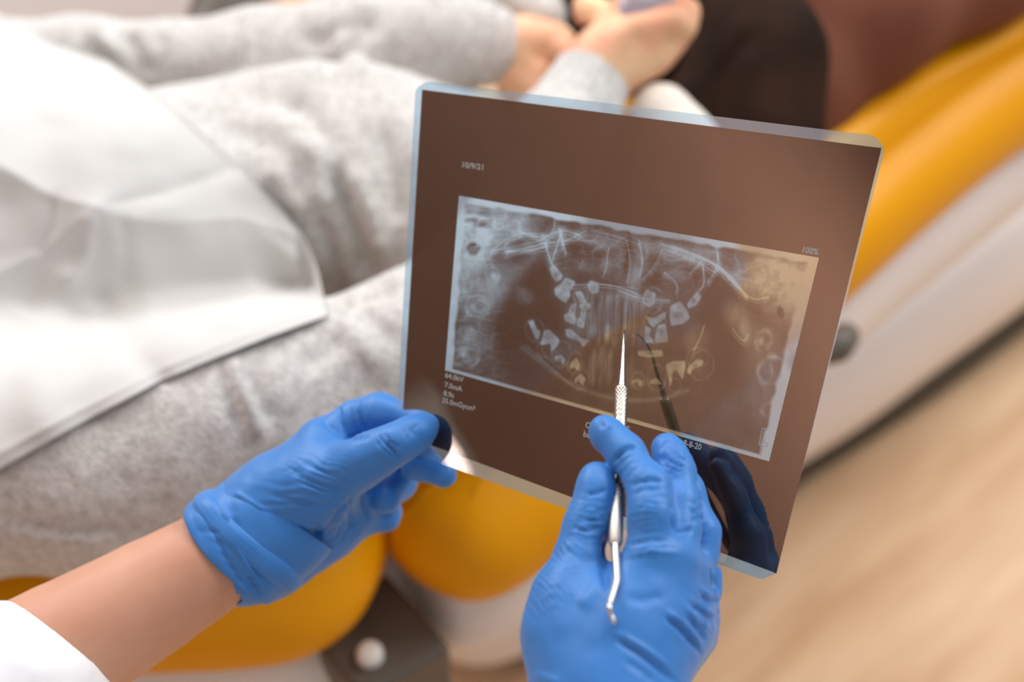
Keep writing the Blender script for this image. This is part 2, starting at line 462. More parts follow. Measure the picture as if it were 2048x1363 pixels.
# vertebrae loops
for cx, cy, rx, ry, a in ((955, 612, 24, 22, 0), (960, 612, 13, 12, 0), (985, 550, 13, 18, -10), (935, 665, 16, 12, 20), (930, 715, 26, 20, 0),
                          (925, 720, 14, 9, 0), (1528, 680, 16, 22, 20), (1545, 740, 30, 27, 0), (1530, 745, 14, 22, 10), (1545, 820, 22, 14, 0), (1532, 677, 9, 14, 10)):
    Rg(cx, cy, rx, ry, a, 3.2, .26)
for p in ((938, 664), (928, 705), (1545, 712), (990, 552), (1521, 683)): A_(*p, 9, 7, 0, .3, .9)
# wispy bone lines across the upper jaw
random.seed(4)
wisps = [c3([(290, 350), (420, 320), (560, 290), (640, 250), (655, 160)]), c3([(350, 360), (450, 340), (600, 300), (720, 290), (830, 230)]),
 c3([(380, 350), (520, 345), (600, 320)]), c3([(600, 300), (620, 380), (640, 430)]), c3([(690, 230), (660, 330), (640, 400)]), c3([(680, 220), (700, 300), (715, 360)]),
 c3([(450, 230), (560, 280), (700, 220), (800, 260)]), c3([(300, 340), (400, 260), (520, 240), (640, 270)]), c3([(740, 540), (900, 530), (1040, 555), (1136, 600)]),
 c3([(840, 520), (960, 540), (1136, 560)]), c3([(960, 330), (945, 430), (930, 480)]), c3([(860, 230), (1000, 260), (1136, 310)]), c3([(790, 440), (815, 400)]), c3([(770, 250), (860, 300), (900, 260)]),
 c4([(0, 350), (120, 390), (280, 400)]), c4([(240, 80), (400, 130), (560, 200), (640, 280), (720, 380)]), c4([(300, 90), (470, 160), (600, 230), (700, 350)]),
 c4([(250, 110), (420, 170), (540, 240)]), c4([(550, 100), (560, 200), (500, 300)]), c4([(470, 190), (480, 310), (450, 340)]), c4([(460, 180), (400, 250)]),
 c4([(560, 210), (680, 340), (760, 400), (840, 380)]), c4([(240, 110), (200, 200), (130, 280)]), c4([(40, 60), (60, 180), (40, 300)]), c4([(110, 60), (130, 180), (110, 260)]),
 c4([(250, 240), (330, 300), (320, 360)]), c4([(730, 590), (700, 640), (640, 560)]), c4([(420, 680), (460, 600), (480, 540)])]
for w in wisps:
    L_(w, random.uniform(1.0, 2.4), random.uniform(.2, .36))
    L_([(a_ + random.uniform(-3, 3), b_ + random.uniform(4, 9)) for a_, b_ in w], random.uniform(1, 2), .14)
for w in wisps[:8] + wisps[14:20]: L_(w, 9, .12)
for cx, cy, rx, ry, a, v in ((1195, 480, 30, 16, 10, .26), (1240, 505, 14, 40, 0, .18), (1280, 500, 16, 44, 5, .2), (1340, 505, 46, 16, 18, .3), (1130, 470, 24, 10, 20, .16),
        (1213, 530, 10, 16, 0, .24), (1268, 565, 13, 26, 10, .32), (1300, 540, 20, 16, 0, .2), (1345, 545, 26, 14, 30, .14), (1170, 530, 30, 12, 0, .08), (1410, 500, 36, 12, 20, .2),
        (1500, 520, 60, 18, 14, .16), (1560, 530, 40, 12, 20, .14), (1270, 600, 60, 10, 8, .13)):
    A_(cx, cy, rx, ry, a, v, .9)
A_(1304, 545, 20, 22, 0, -.16, .5); A_(1180, 560, 40, 14, 0, -.06, .7); A_(1060, 640, 60, 80, 30, -.1, .6)
L_([(1235, 400), (1262, 470), (1250, 540)], 5, -.12)
def fb(sc_, st=(1, 1, 1), off=0):
    Q_ = I3 * st + off
    return 1 - np.abs(vnoise(Q_, sc_)) * 2
side = np.exp(-((gx - 930) / 75) ** 2) * .22 + np.exp(-((gy - (455 + (gx - 930) * .14)) / 50) ** 2) * .20 + np.exp(-(((gx - 1570) / 70) ** 2 + ((gy - 580) / 75) ** 2)) * .18
rid = np.clip(fb(.035, (1, 1.4, 1)), 0, 1) ** 3 + .7 * np.clip(fb(.07, (.8, 1.5, 1), 31), 0, 1) ** 3 + .4 * np.clip(fb(.15, (1, 1, 1), 7), 0, 1) ** 4
den = den + side * (rid - .42) * .75 + side * vnoise(I3 * [1, 1.3, 1], .028) * .35
# big dark jaw shapes
A_(1065, 560, 46, 26, -28, -.10, .7); A_(1460, 700, 36, 60, 0, -.08, .8); A_(1430, 590, 36, 60, 15, -.1, .8)
# the dark wedge of the arm lying behind and jaw rim
L_([(1045, 695), (1090, 730), (1140, 770), (1230, 800), (1320, 800), (1375, 780)], 5, .17)
L_([(1052, 690), (1085, 720), (1140, 768)], 2.2, .14)
# teeth: crowns and roots
T3 = [[(620, 440), (650, 425), (695, 480), (690, 505), (660, 520), (640, 495)],
 [(650, 560), (690, 530), (710, 500), (735, 560), (740, 600), (715, 640), (680, 620), (655, 595)], [(690, 540), (712, 495), (770, 520), (745, 570)],
 [(703, 710), (740, 690), (775, 730), (765, 762), (735, 755), (710, 740)], [(780, 735), (800, 720), (822, 750), (815, 782), (790, 780), (775, 760)], [(730, 690), (745, 650), (775, 640), (765, 730)],
 [(790, 650), (850, 640), (855, 665), (825, 685), (800, 675)], [(800, 680), (830, 690), (822, 745), (798, 725)], [(765, 580), (800, 570), (835, 640), (795, 640)],
 [(835, 540), (855, 510), (905, 530), (900, 580), (865, 590), (845, 570)],
 [(500, 745), (530, 735), (550, 790), (570, 800), (565, 840), (545, 850), (525, 800)],
 [(590, 800), (620, 790), (680, 850), (665, 885), (625, 920), (630, 870), (570, 880), (585, 830)],
 [(712, 790), (740, 785), (800, 840), (845, 850), (815, 895), (795, 860), (720, 835)],
 [(650, 945), (690, 935), (712, 965), (700, 990), (680, 970), (655, 970)], [(740, 980), (775, 950), (798, 990), (785, 1025), (762, 1005), (738, 1015)],
 [(765, 1070), (800, 1040), (830, 1070), (810, 1110), (785, 1080), (765, 1100)]]
T4 = [[(130, 370), (150, 335), (205, 360), (195, 420), (165, 440), (128, 410)], [(285, 430), (340, 400), (385, 460), (395, 500), (360, 530), (290, 545), (282, 490)],
 [(380, 420), (440, 345), (462, 380), (430, 430), (390, 445)], [(145, 490), (190, 500), (265, 460), (255, 500), (215, 530), (190, 550), (165, 530)],
 [(145, 540), (175, 560), (165, 600), (190, 620), (185, 640), (138, 640)], [(215, 540), (255, 530), (272, 600), (270, 635), (195, 635), (200, 600)],
 [(100, 685), (240, 680), (244, 715), (160, 722), (105, 712)], [(258, 765), (300, 745), (370, 740), (372, 780), (355, 850), (325, 800), (300, 800), (290, 890), (270, 820)],
 [(385, 780), (440, 730), (475, 740), (470, 765), (415, 790), (395, 820), (380, 805)], [(170, 850), (210, 840), (235, 875), (205, 870), (172, 872)], [(72, 850), (105, 845), (130, 860), (118, 888), (95, 865), (72, 870)]]
for p in T3: A_(*(np.mean(c3(p), 0)), 16, 20, 0, .06, .9); poly(c3(p), .66)
for p in T4: A_(*(np.mean(c4(p), 0)), 16, 20, 0, .06, .9); poly(c4(p), .62)
# thin front teeth
for cx, cy, h, v in ((1182, 640, 40, .18), (1199, 640, 42, .2), (1216, 630, 46, .24), (1232, 640, 46, .2), (1252, 640, 44, .22), (1268, 640, 44, .2), (1283, 645, 40, .14),
                     (1186, 735, 30, .22), (1203, 730, 32, .2), (1218, 735, 30, .22), (1262, 740, 28, .1), (1245, 735, 26, .12)):
    Rg(cx, cy, 7, h, 4, 2.2, v * .8); A_(cx, cy, 6, h, 4, v * .55, .4)
    L_([(cx + 1, cy - h * .8), (cx - 1, cy + h * .6)], 1.3, v * .7)
A_(1215, 665, 8, 16, 0, .22, .6); A_(1186, 660, 7, 14, 0, .18, .6); A_(1250, 640, 3, 30, 2, .2, .5)
for cx, cy, rx, ry, a in ((1070, 660, 19, 24, -20), (1089, 698, 16, 15, 0), (1123, 708, 18, 26, 14), (1150, 725, 15, 22, 8), (1160, 758, 17, 20, 15), (1098, 700, 22, 12, 60),
        (1403, 730, 24, 30, 15), (1313, 755, 18, 26, 0), (1276, 760, 13, 16, 0), (1350, 770, 12, 14, 0), (1162, 590, 14, 20, 0), (1306, 600, 18, 26, 0), (1310, 650, 22, 36, 0), (1395, 715, 22, 20, 0)):
    Rg(cx, cy, rx, ry, a, 2.0, .17)
for k in range(60):
    a = random.uniform(1000, 1420); b = random.uniform(430, 600); q = random.uniform(0, 3.1); l = random.uniform(8, 26)
    L_([(a, b), (a + l * math.cos(q), b + l * math.sin(q) * .6)], random.uniform(1, 2), random.uniform(.03, .1))
# fine texture of the bone and clear picture margin
tex = vnoise(I3, 0.06) * 0.5 + vnoise(I3 * [1, .5, 1], 0.14) * .35 + vnoise(I3, 0.35) * .2
den = den * (1 + 0.34 * tex)
S_, T_ = ss.ravel(), tt.ravel()
ex = np.minimum(np.minimum(S_ * 720, (1 - S_) * 720 * .9), np.minimum(T_ * 360, (1 - T_) * 400 * 1.6))
nz = vnoise(I3, 0.06) * 3
lm = np.clip((20 + nz - S_ * 720) / 6, 0, 1); rm = np.clip((22 + nz - (1 - S_) * 680) / 6, 0, 1)
tm = np.clip((15 + nz - T_ * 370) / 6, 0, 1); bm_ = np.clip((9 - (1 - T_) * 390) / 3, 0, 1)
mg = np.maximum(np.maximum(lm, rm), np.maximum(tm, bm_))
den = np.clip(den, 0.02, .85) ** 1.15
den = den * (1 - mg) + mg * (0.86 + 0.05 * vnoise(I3, .03))
q = np.arange(NS * NT).reshape(NS, NT)
Fq = np.stack([q[:-1, :-1].ravel(), q[1:, :-1].ravel(), q[1:, 1:].ravel(), q[:-1, 1:].ravel()], 1)
xo = link('tooth_picture', VG, Fq, M_xray, film_root, False, origin=bl)
at = xo.data.attributes.new('clear', 'FLOAT', 'POINT'); at.data.foreach_set('value', den.astype(np.float32))

def text(s, px, py, hpx, slope, name, w=1.0, m=None, vert=None, extr=0.00003):
    cu = bpy.data.curves.new(name, 'FONT'); cu.body = s; cu.size = 1.0; cu.offset = 0.018; cu.resolution_u = 3
    o = bpy.data.objects.new(name + '_tmp', cu); sc.collection.objects.link(o)
    bpy.context.view_layer.update()
    me = bpy.data.meshes.new_from_object(o.evaluated_get(bpy.context.evaluated_depsgraph_get()))
    bpy.data.objects.remove(o)
    Vt = np.array([v.co[:] for v in me.vertices]); Fs = [tuple(p.vertices) for p in me.polygons]
    Vt[:, :2] *= hpx / 0.70
    # picture axes at that place of the film
    a = math.radians(slope); ex_ = np.array([math.cos(a), math.sin(a)]) * w
    if vert is None: vert = 94.6 + (px - 905) / 680 * 9.2
    b = math.radians(vert); ey_ = np.array([math.cos(b), math.sin(b)])
    base = np.array([px, py], float)
    c0 = S(*uv_of(*base)); cx_ = (S(*uv_of(*(base + ex_ * 20))) - c0) / 20; cy_ = (S(*uv_of(*(base + ey_ * 20))) - c0) / 20
    V = c0 + Vt[:, :1] * cx_ - Vt[:, 1:2] * cy_ + FN * 0.00012
    return link(name, V, Fs, m or M_print, film_root, False, origin=bl)
text('10/9/21', 922, 334, 11, 7.5, 'date_print', 0.98)
text('100%', 1602, 504, 12, 9.5, 'scale_print', 0.92)
text('64.0kV', 890, 754, 10, 15, 'exposure_print', 0.95)
text('7.0mA', 889, 773, 10, 15, 'exposure_print', 0.95)
text('8.9s', 887, 790, 10, 15, 'exposure_print', 0.95)
text('35.0mGycm\u00b2', 884, 804, 10, 15, 'exposure_print', 0.92)
text('Ce', 1170, 854, 12, 16, 'caption_print', 0.9)
text('e:', 1252, 857, 10, 16, 'caption_print', 0.9)
text('be', 1166, 872, 12, 16, 'caption_print', 0.9)
text('8-8-20', 1366, 890, 12, 15, 'date_print', 0.82)
# the outlined side marker
def strip(pts, w, name):
    V = []; Fc = []
    for i in range(len(pts) - 1):
        a, b = np.array(pts[i], float), np.array(pts[i + 1], float); t = (b - a) / np.linalg.norm(b - a); n_ = np.array([-t[1], t[0]]) * w / 2
        for p in (a - n_ - t * w / 2, b - n_ + t * w / 2, b + n_ + t * w / 2, a + n_ - t * w / 2): V.append(S(*uv_of(*p)) + FN * 0.00012)
        Fc.append((4 * i, 4 * i + 1, 4 * i + 2, 4 * i + 3))
    return link(name, V, Fc, M_print, film_root, False, origin=bl)
strip([(1525, 856), (1532, 857), (1526, 883), (1536, 886), (1534, 892), (1518, 889), (1525, 856)], 1.6, 'side_marker')

# ------------------------------------------------------------------ dentist
dent = empty('person', tuple(P(-200, 1500, .62)), 'dentist in white coat and blue gloves holding the X-ray film and a steel probe', 'person')
fd = film_d
# left hand, thumb in front of the film, fingers behind it
t1 = fd(840, 862) - R(30, .73) - .0008
_pc = pc
def shifted(dd):
    return lambda *pts, k=0.006: _pc(*[(a_, b_, d_ + (dd if abs(d_ * 1000 - round(d_ * 1000)) < 1e-6 else 0), r_) for a_, b_, d_, r_ in pts], k=k)
pc = shifted(-.044)
lh = [
 (pc((560, 1000, .745, 74), (470, 1085, .742, 92), k=.02), .02),
 (pc((640, 905, .745, 56), (540, 1000, .750, 70), (450, 1080, .745, 80), k=.012), .016),
 (pc((672, 955, .752, 60), (560, 1050, .755, 76), (470, 1110, .748, 88), k=.012), .016),
 (pc((715, 1000, .765, 52), (620, 1060, .762, 52), (520, 1120, .752, 74), k=.012), .014),
 (pc((728, 1035, .775, 34), (660, 1062, .765, 40), (560, 1120, .755, 60), k=.012), .012),
 (pc((725, 922, .722, 44), (640, 968, .735, 66), (560, 1010, .745, 72), k=.014), .012),
 (pc((840, 862, t1, 30), (823, 870, t1, 33), (794, 887, .716, 33), (765, 902, .718, 37), (720, 925, .722, 44), k=.008), .010),
 (pc((648, 872, .750, 40), (712, 836, .752, 33), (760, 828, fd(798, 828) + R(36, .75) + .002, 36), (850, 838, fd(850, 838) + R(30, .75) + .002, 30), (880, 845, fd(880, 845) + R(26, .75) + .001, 26), k=.008), .008),
 (pc((690, 930, .770, 38), (790, 905, .785, 32), (840, 925, fd(840, 915) + R(30, .76) + .003, 30), (889, 950, fd(889, 940) + R(27, .75) + .002, 27), k=.008), .006),
 (pc((730, 980, .778, 36), (800, 935, .785, 32), (800, 965, .765, 31), (772, 996, .752, 31), k=.006), .004),
 (pc((735, 1030, .780, 30), (775, 1022, .785, 26), (772, 1034, .775, 25), (745, 1038, .770, 22), k=.005), .003),
]
pc = _pc
lst = [([(678, 812), (682, 840), (695, 866), (712, 878)], 3.0, -1.1), ([(716, 818), (722, 842), (735, 862)], 3.0, -1.2), ([(696, 808), (702, 835), (712, 860)], 3.0, -.5),
 ([(640, 822), (655, 850), (690, 876), (740, 874)], 4, -.9), ([(757, 868), (768, 885), (792, 905)], 3, -1.1), ([(766, 862), (776, 878), (800, 896)], 2.4, -.7), ([(750, 874), (758, 890), (785, 912)], 2.4, -.6),
 ([(770, 880), (800, 918)], 2.4, -.6), ([(812, 845), (822, 862), (834, 874)], 2, -.45), ([(838, 845), (826, 858), (822, 868)], 2, -.35), ([(806, 852), (815, 880)], 2, -.35),
 ([(586, 946), (622, 962), (664, 974), (700, 975)], 3, -.9), ([(598, 962), (640, 980), (690, 984)], 3, -.7), ([(575, 935), (610, 948)], 3, -.5), ([(540, 992), (575, 998), (640, 1012), (680, 1005)], 4, -.7),
 ([(620, 930), (660, 950), (700, 962)], 3, -.5), ([(612, 1080), (640, 1068), (668, 1040), (700, 1000)], 5, -1.6), ([(600, 1076), (625, 1085), (644, 1066)], 5, -1.8),
 ([(470, 985), (500, 1002), (530, 1020)], 4, .8), ([(455, 1000), (475, 1030), (480, 1050)], 4, -.8), ([(480, 1005), (474, 1050)], 3.0, .8), ([(518, 1022), (480, 1050), (455, 1068)], 3.0, .8), ([(500, 1070), (560, 1075), (620, 1060)], 7, .6),
 ([(480, 1060), (500, 1110), (520, 1160)], 6, .7), ([(530, 1050), (560, 1090)], 6, -.5), ([(742, 985), (768, 982)], 3, -.4), ([(700, 990), (702, 1040), (700, 1060)], 4, -1.0), ([(725, 985), (728, 1010), (735, 1040)], 4, -1.2),
 ([(640, 1040), (625, 1070), (560, 1120)], 6, -.7), ([(680, 1020), (650, 1070)], 4, -.5)]
lrp = [(640, 950, 70, 50, 22, 11, .28), (775, 885, 40, 25, 60, 9, .25), (720, 840, 50, 26, -70, 10, .25), (600, 1010, 90, 60, 5, 18, .3), (660, 1060, 70, 40, -40, 14, .35)]
sdf_obj('glove', lh, 0.0012, M_glove, dent, P(470, 1085, .74), 3, [(p_, w_, h_ * 1.35) for p_, w_, h_ in lst], [r_[:6] + (r_[6] * 1.3,) for r_ in lrp], noise=((70, .5), (160, .25)))

def tube(name, rings, m, parent, origin, closed=False, caps=True, thick=0.0):
    """rings: list of (centre, axis u vec, axis v vec) -> swept tube"""
    n = len(rings[0])
    V = np.concatenate(rings); k = len(rings)
    Fc = []
    for i in range(k - 1):
        for j in range(n):
            Fc.append((i * n + j, i * n + (j + 1) % n, (i + 1) * n + (j + 1) % n, (i + 1) * n + j))
    o = link(name, V, np.array(Fc), m, parent, True, origin)
    if thick:
        s = o.modifiers.new('s', 'SOLIDIFY'); s.thickness = thick; s.offset = 0
    return o
def frame(a):
    a = a / np.linalg.norm(a); t = BK - a * (BK @ a); t /= np.linalg.norm(t); s = np.cross(a, t)
    return a, s, t
# rolled cuff of the left glove
wr0, wr1 = P(462, 1103, .698), P(552, 1045, .700)
a, s_, t_ = frame(wr1 - wr0)
def cuff_band(name, prof, sk, ph, wobs, strokes):
    VV = []; n = 200
    for off, sc_ in prof:
        for j in range(n):
            th = 2 * math.pi * j / n
            wob = 1 + wobs * math.sin(3 * th + ph + off * 60) + wobs * .6 * math.sin(8 * th + 2 * ph + off * 120)
            skew = off + sk * math.cos(th + ph) + .002 * math.sin(2 * th + .6)
            VV.append(wr0 + a * skew + (s_ * math.cos(th) * .0303 + t_ * math.sin(th) * .0252) * sc_ * wob)
    VV = np.array(VV); k = len(prof)
    q = np.array([(i * n + j, i * n + (j + 1) % n, (i + 1) * n + (j + 1) % n, (i + 1) * n + j) for i in range(k - 1) for j in range(n)])
    if ((VV - VV.mean(0)) * normals(VV, q)).sum() < 0: q = q[:, ::-1]
    VV = crease(VV, q, strokes)
    o = link(name, VV, q, M_glove, dent, True, wr0)
    m_ = o.modifiers.new('s', 'SOLIDIFY'); m_.thickness = .0005; m_.offset = 0
def pr_i(pts, m=4):
    o_ = []
    for (x0, y0), (x1, y1) in zip(pts[:-1], pts[1:]):
        for i in range(m): o_.append((x0 + (x1 - x0) * i / m, y0 + (y1 - y0) * i / m))
    return o_ + [pts[-1]]
cst = [([(415, 1000), (425, 1050), (450, 1110), (490, 1170), (520, 1200)], 4, -1.6), ([(440, 990), (452, 1040), (478, 1100), (512, 1160), (535, 1190)], 5, 1.6), ([(455, 1000), (470, 1050), (500, 1110), (530, 1160)], 4, -1.8),
       ([(500, 1145), (508, 1168), (524, 1190)], 5, -2.5), ([(395, 1060), (440, 1065)], 5, -.7), ([(392, 1020), (410, 1060), (440, 1080)], 4, .6)]
cuff_band('glove_cuff', pr_i([(-.001, 1.00), (-.0025, 1.04), (-.003, 1.07), (-.001, 1.085), (.006, 1.08), (.012, 1.07), (.020, 1.04), (.030, 1.0), (.040, .90)]), .0035, .4, .012, cst)
cuff_band('cuff_fold', pr_i([(.002, 1.0), (.004, 1.09), (.006, 1.125), (.009, 1.13), (.012, 1.115), (.0145, 1.07), (.016, .98)]), .0075, -.5, .014, cst[3:])

# right hand round the probe
pc = shifted(-.009)
rh = [
 (pc((1215, 1290, .555, 110), (1215, 1420, .545, 105), (1210, 1560, .53, 110), k=.03), .02),
 (pc((1297, 1108, .556, 52), (1245, 1230, .552, 62), (1200, 1350, .545, 78), k=.012), .016),
 (pc((1352, 1118, .561, 46), (1305, 1240, .556, 66), (1230, 1370, .548, 78), k=.012), .014),
 (pc((1395, 1150, .570, 36), (1355, 1250, .570, 62), (1270, 1380, .55, 78), k=.012), .014),
 (pc((1402, 1195, .586, 34), (1378, 1262, .588, 46), (1290, 1380, .572, 68), k=.012), .012),
 (pc((1165, 1125, .566, 44), (1142, 1190, .562, 64), (1135, 1270, .556, 80), (1150, 1380, .55, 90), k=.012), .007),
 (pc((1193, 954, .580, 28), (1192, 972, .578, 31), (1190, 1010, .575, 33), (1176, 1050, .572, 41), (1158, 1105, .568, 49), k=.008), .004),
 (pc((1207, 860, .588, 25), (1214, 868, .587, 30), (1252, 906, .580, 34), (1299, 973, .566, 41), (1301, 1030, .560, 44), (1299, 1108, .556, 49), k=.006), .002),
 (pc((1330, 893, .592, 20), (1338, 905, .590, 26), (1352, 945, .584, 31), (1362, 1005, .574, 30), (1360, 1060, .568, 34), (1352, 1118, .561, 44), k=.008), .0025),
 (pc((1358, 920, .600, 22), (1382, 980, .592, 25), (1404, 1062, .585, 33), (1400, 1105, .582, 33), (1392, 1150, .574, 34), k=.006), .0025),
 (pc((1400, 1150, .586, 30), (1419, 1150, .592, 22), (1424, 1180, .590, 20), k=.004), .003),
]
pc = _pc
rst = [([(1228, 925), (1235, 912), (1252, 898), (1275, 893)], 4, -1.3), ([(1260, 974), (1275, 964), (1300, 960), (1325, 962)], 4, -1.0), ([(1262, 988), (1290, 978), (1320, 980)], 4, -.5),
 ([(1344, 1000), (1346, 1040), (1350, 1066)], 4, -1.4), ([(1350, 1060), (1365, 1066), (1384, 1056)], 4, -1.0), ([(1258, 1090), (1300, 1078), (1345, 1080)], 4, -.5), ([(1250, 1110), (1300, 1100), (1360, 1104)], 4, .5),
 ([(1175, 988), (1195, 985), (1212, 978)], 3, -.9), ([(1145, 1052), (1170, 1060), (1205, 1055)], 3.5, -.9), ([(1160, 1022), (1190, 1024), (1215, 1018)], 3, -.4), ([(1150, 1038), (1180, 1040), (1212, 1036)], 3, -.5),
 ([(1385, 1040), (1395, 1035), (1405, 1034)], 3, -.9), ([(1385, 1022), (1396, 1028)], 3, -.7), ([(1320, 910), (1345, 925), (1365, 935)], 3, -.8), ([(1322, 900), (1332, 885), (1350, 880)], 3, -.7), ([(1345, 880), (1350, 900), (1370, 915)], 3, .8), ([(1315, 915), (1330, 925), (1345, 945)], 3, -.6),
 ([(1205, 838), (1202, 848), (1212, 852)], 3, -.9), ([(1212, 850), (1225, 852)], 3, .6), ([(1216, 1070), (1210, 1120), (1206, 1150), (1212, 1180)], 6, -2.2), ([(1200, 1145), (1190, 1175), (1160, 1215)], 14, 1.0),
 ([(1330, 1232), (1365, 1258), (1395, 1295), (1400, 1310)], 5, -1.3), ([(1335, 1222), (1372, 1250), (1402, 1290)], 4, 1.0), ([(1228, 1275), (1280, 1305), (1330, 1345), (1360, 1370)], 6, -1.1), ([(1235, 1265), (1285, 1295), (1340, 1335)], 5, .9),
 ([(1400, 1190), (1420, 1202), (1440, 1200)], 4, -1.2), ([(1395, 1175), (1418, 1188), (1438, 1190)], 3, .8), ([(1380, 1205), (1405, 1222), (1432, 1246)], 4, -1.3), ([(1370, 1215), (1400, 1240), (1418, 1262)], 4, .8), ([(1372, 1230), (1400, 1262), (1412, 1285)], 4, -.8),
 ([(1250, 1320), (1290, 1345), (1310, 1365)], 6, -.6), ([(1070, 1345), (1085, 1352), (1120, 1363)], 6, .6), ([(1425, 1130), (1428, 1160), (1425, 1192)], 4, -1.6), ([(1250, 1195), (1285, 1200), (1330, 1190)], 10, -.5)]
rrp = [(1180, 1040, 45, 55, 8, 13, .38), (1290, 1010, 60, 70, 0, 12, .26), (1265, 930, 45, 45, -35, 11, .3), (1105, 1170, 50, 70, 48, 12, .42), (1130, 1110, 50, 50, 35, 11, .4), (1410, 1230, 40, 60, 38, 15, .5),
 (1350, 930, 30, 40, 30, 10, .5), (1300, 1090, 80, 30, 2, 12, .3), (1395, 1030, 20, 60, -10, 12, .35)]
sdf_obj('glove', rh, 0.0012, M_glove, dent, P(1210, 1350, .54), 3, [(p_, w_, h_ * 1.35) for p_, w_, h_ in rst], [r_[:6] + (r_[6] * 1.3,) for r_ in rrp], noise=((70, .5), (160, .25)))

# arms under the sleeves and gloves, one body
El = cw(-.34, -.36, -.44); Er = cw(.06, -.42, -.28); Sl = cw(-.26, -.50, .02); Sr = cw(.10, -.56, .02)
arm = [
 (chain([(P(520, 1060, .700), .0226), (P(440, 1112, .699), .0262), (P(300, 1195, .690), .0296), (P(120, 1300, .672), .0336), (P(-60, 1400, .65), .037), (El, .042), (Sl, .05)], .0015), .01),
 (chain([(P(1212, 1420, .55), .020), (P(1210, 1560, .53), .022), (Er, .04), (Sr, .05)], .01), .01),
 (chain([(Sl, .06), (Sr, .06)], .01), .02)]
sdf_obj('body', arm, 0.0032, M_skin, dent, P(200, 1250, .71), 3, noise=((25, .6),))
Sh = [(chain([(P(5, 1432, .655), .054), (P(-80, 1480, .645), .060), (El, .070), (Sl, .075)], .02), .02), (chain([(P(1210, 1650, .50), .045), (Er, .06), (Sr, .075)], .02), .02),
      (chain([(Sl, .09), (Sr, .09)], .02), .03), (chain([((Sl + Sr) / 2 + np.array([0, -.02, -.02]), .13), ((Sl + Sr) / 2 + np.array([0, -.04, -.35]), .14)], .02), .03)]
sdf_obj('coat', Sh, 0.006, M_coat, dent, P(0, 1450, .66), 2, [([(150, 1320), (190, 1345)], 12, 1.5), ([(0, 1300), (120, 1360)], 26, 2), ([(0, 1242), (60, 1256), (120, 1288), (170, 1328)], 5, -1.0)], noise=((18, 2.0),))

# ------------------------------------------------------------------ steel probe
pr = empty('dental_explorer', tuple(P(1235, 1000, .56)), 'slim steel dental probe with knurled handle and hooked ends in the right gloved hand', 'dental probe')
def sweep(name, pts, m, parent, n=20, knurl=False, sub=6, hexa=False):
    """pts: (world point, radius) -> smooth round bar"""
    C = np.array([p for p, r in pts]); Rr = np.array([r for p, r in pts])
    k = len(C); T = []
    X = []; XR = []
    for i in range(k - 1):
        p0, p1, p2, p3 = C[max(i - 1, 0)], C[i], C[i + 1], C[min(i + 2, k - 1)]
        for j in range(sub):
            t = j / sub
            X.append(.5 * (2 * p1 + (p2 - p0) * t + (2 * p0 - 5 * p1 + 4 * p2 - p3) * t * t + (3 * p1 - p0 - 3 * p2 + p3) * t ** 3)); XR.append(Rr[i] + (Rr[i + 1] - Rr[i]) * t)
    X.append(C[-1]); XR.append(Rr[-1]); X = np.array(X)
    T = np.gradient(X, axis=0); T /= np.linalg.norm(T, axis=1)[:, None]
    u = np.cross(T[0], [0.3, 1, .2]); V = []
    Ls = np.r_[0, np.cumsum(np.linalg.norm(np.diff(X, axis=0), axis=1))]
    for i in range(len(X)):
        u = u - T[i] * (u @ T[i]); u /= np.linalg.norm(u); w = np.cross(T[i], u)
        for j in range(n):
            th = 2 * math.pi * j / n; r = XR[i]
            if knurl:
                q = Ls[i] / .0011; r *= 1 + .075 * (max(math.sin(12 * th + q * 2 * math.pi * .5), math.sin(12 * th - q * 2 * math.pi * .5)))
            V.append(X[i] + (u * math.cos(th) + w * math.sin(th)) * r)
    L = len(X); Fc = [(i * n + j, i * n + (j + 1) % n, (i + 1) * n + (j + 1) % n, (i + 1) * n + j) for i in range(L - 1) for j in range(n)]
    V += [X[0], X[-1]]
    Fc += [(L * n, (j + 1) % n, j) for j in range(n)] + [(L * n + 1, (L - 1) * n + j, (L - 1) * n + (j + 1) % n) for j in range(n)]
    return link(name, V, Fc, m, parent, True, np.array(parent.location))
def pd(y):
    return float(np.interp(y, [665, 870, 1085, 1245], [.622, .592, .547, .513]))
def pp(x, y, r, dd=0): d = pd(y) + dd; return (P(x, y, d), R(r, d))
sweep('probe_tip', [pp(1252, 672, .8, .0145), pp(1250, 660, 1.2, .010), pp(1248, 668, 2.2, .003), pp(1247, 690, 3.2), pp(1246, 708, 3.6), pp(1245, 738, 5), pp(1243.5, 768, 7.5), pp(1243, 776, 8)], M_steel, pr)
sweep('handle', [pp(1243, 774, 9), pp(1242.6, 779, 12), pp(1242, 800, 12.2), pp(1239.5, 870, 12.6), pp(1238, 900, 12.6), pp(1237, 908, 9)], M_knurl, pr, 72, True, 26)
sweep('collar', [pp(1237, 906, 8), pp(1236, 925, 7), pp(1235.5, 950, 7), pp(1235, 972, 8)], M_steel, pr, 24)
sweep('handle', [pp(1235, 968, 8), pp(1234.8, 976, 13), pp(1234, 1000, 13.6), pp(1232, 1060, 14), pp(1231.5, 1082, 13.5), pp(1231.5, 1090, 9)], M_knurl, pr, 72, True, 30)
sweep('shank', [pp(1231.5, 1086, 9), pp(1232, 1110, 8.2), pp(1234, 1140, 7.6), pp(1233.5, 1160, 7.2), pp(1228, 1180, 6.6), pp(1220, 1206, 6), pp(1219, 1216, 5.6), pp(1222.5, 1230, 5, .002), pp(1229, 1244, 4.4, .004), pp(1236, 1242, 3.2, .009), pp(1238, 1234, 1.6, .013)], M_steel, pr)

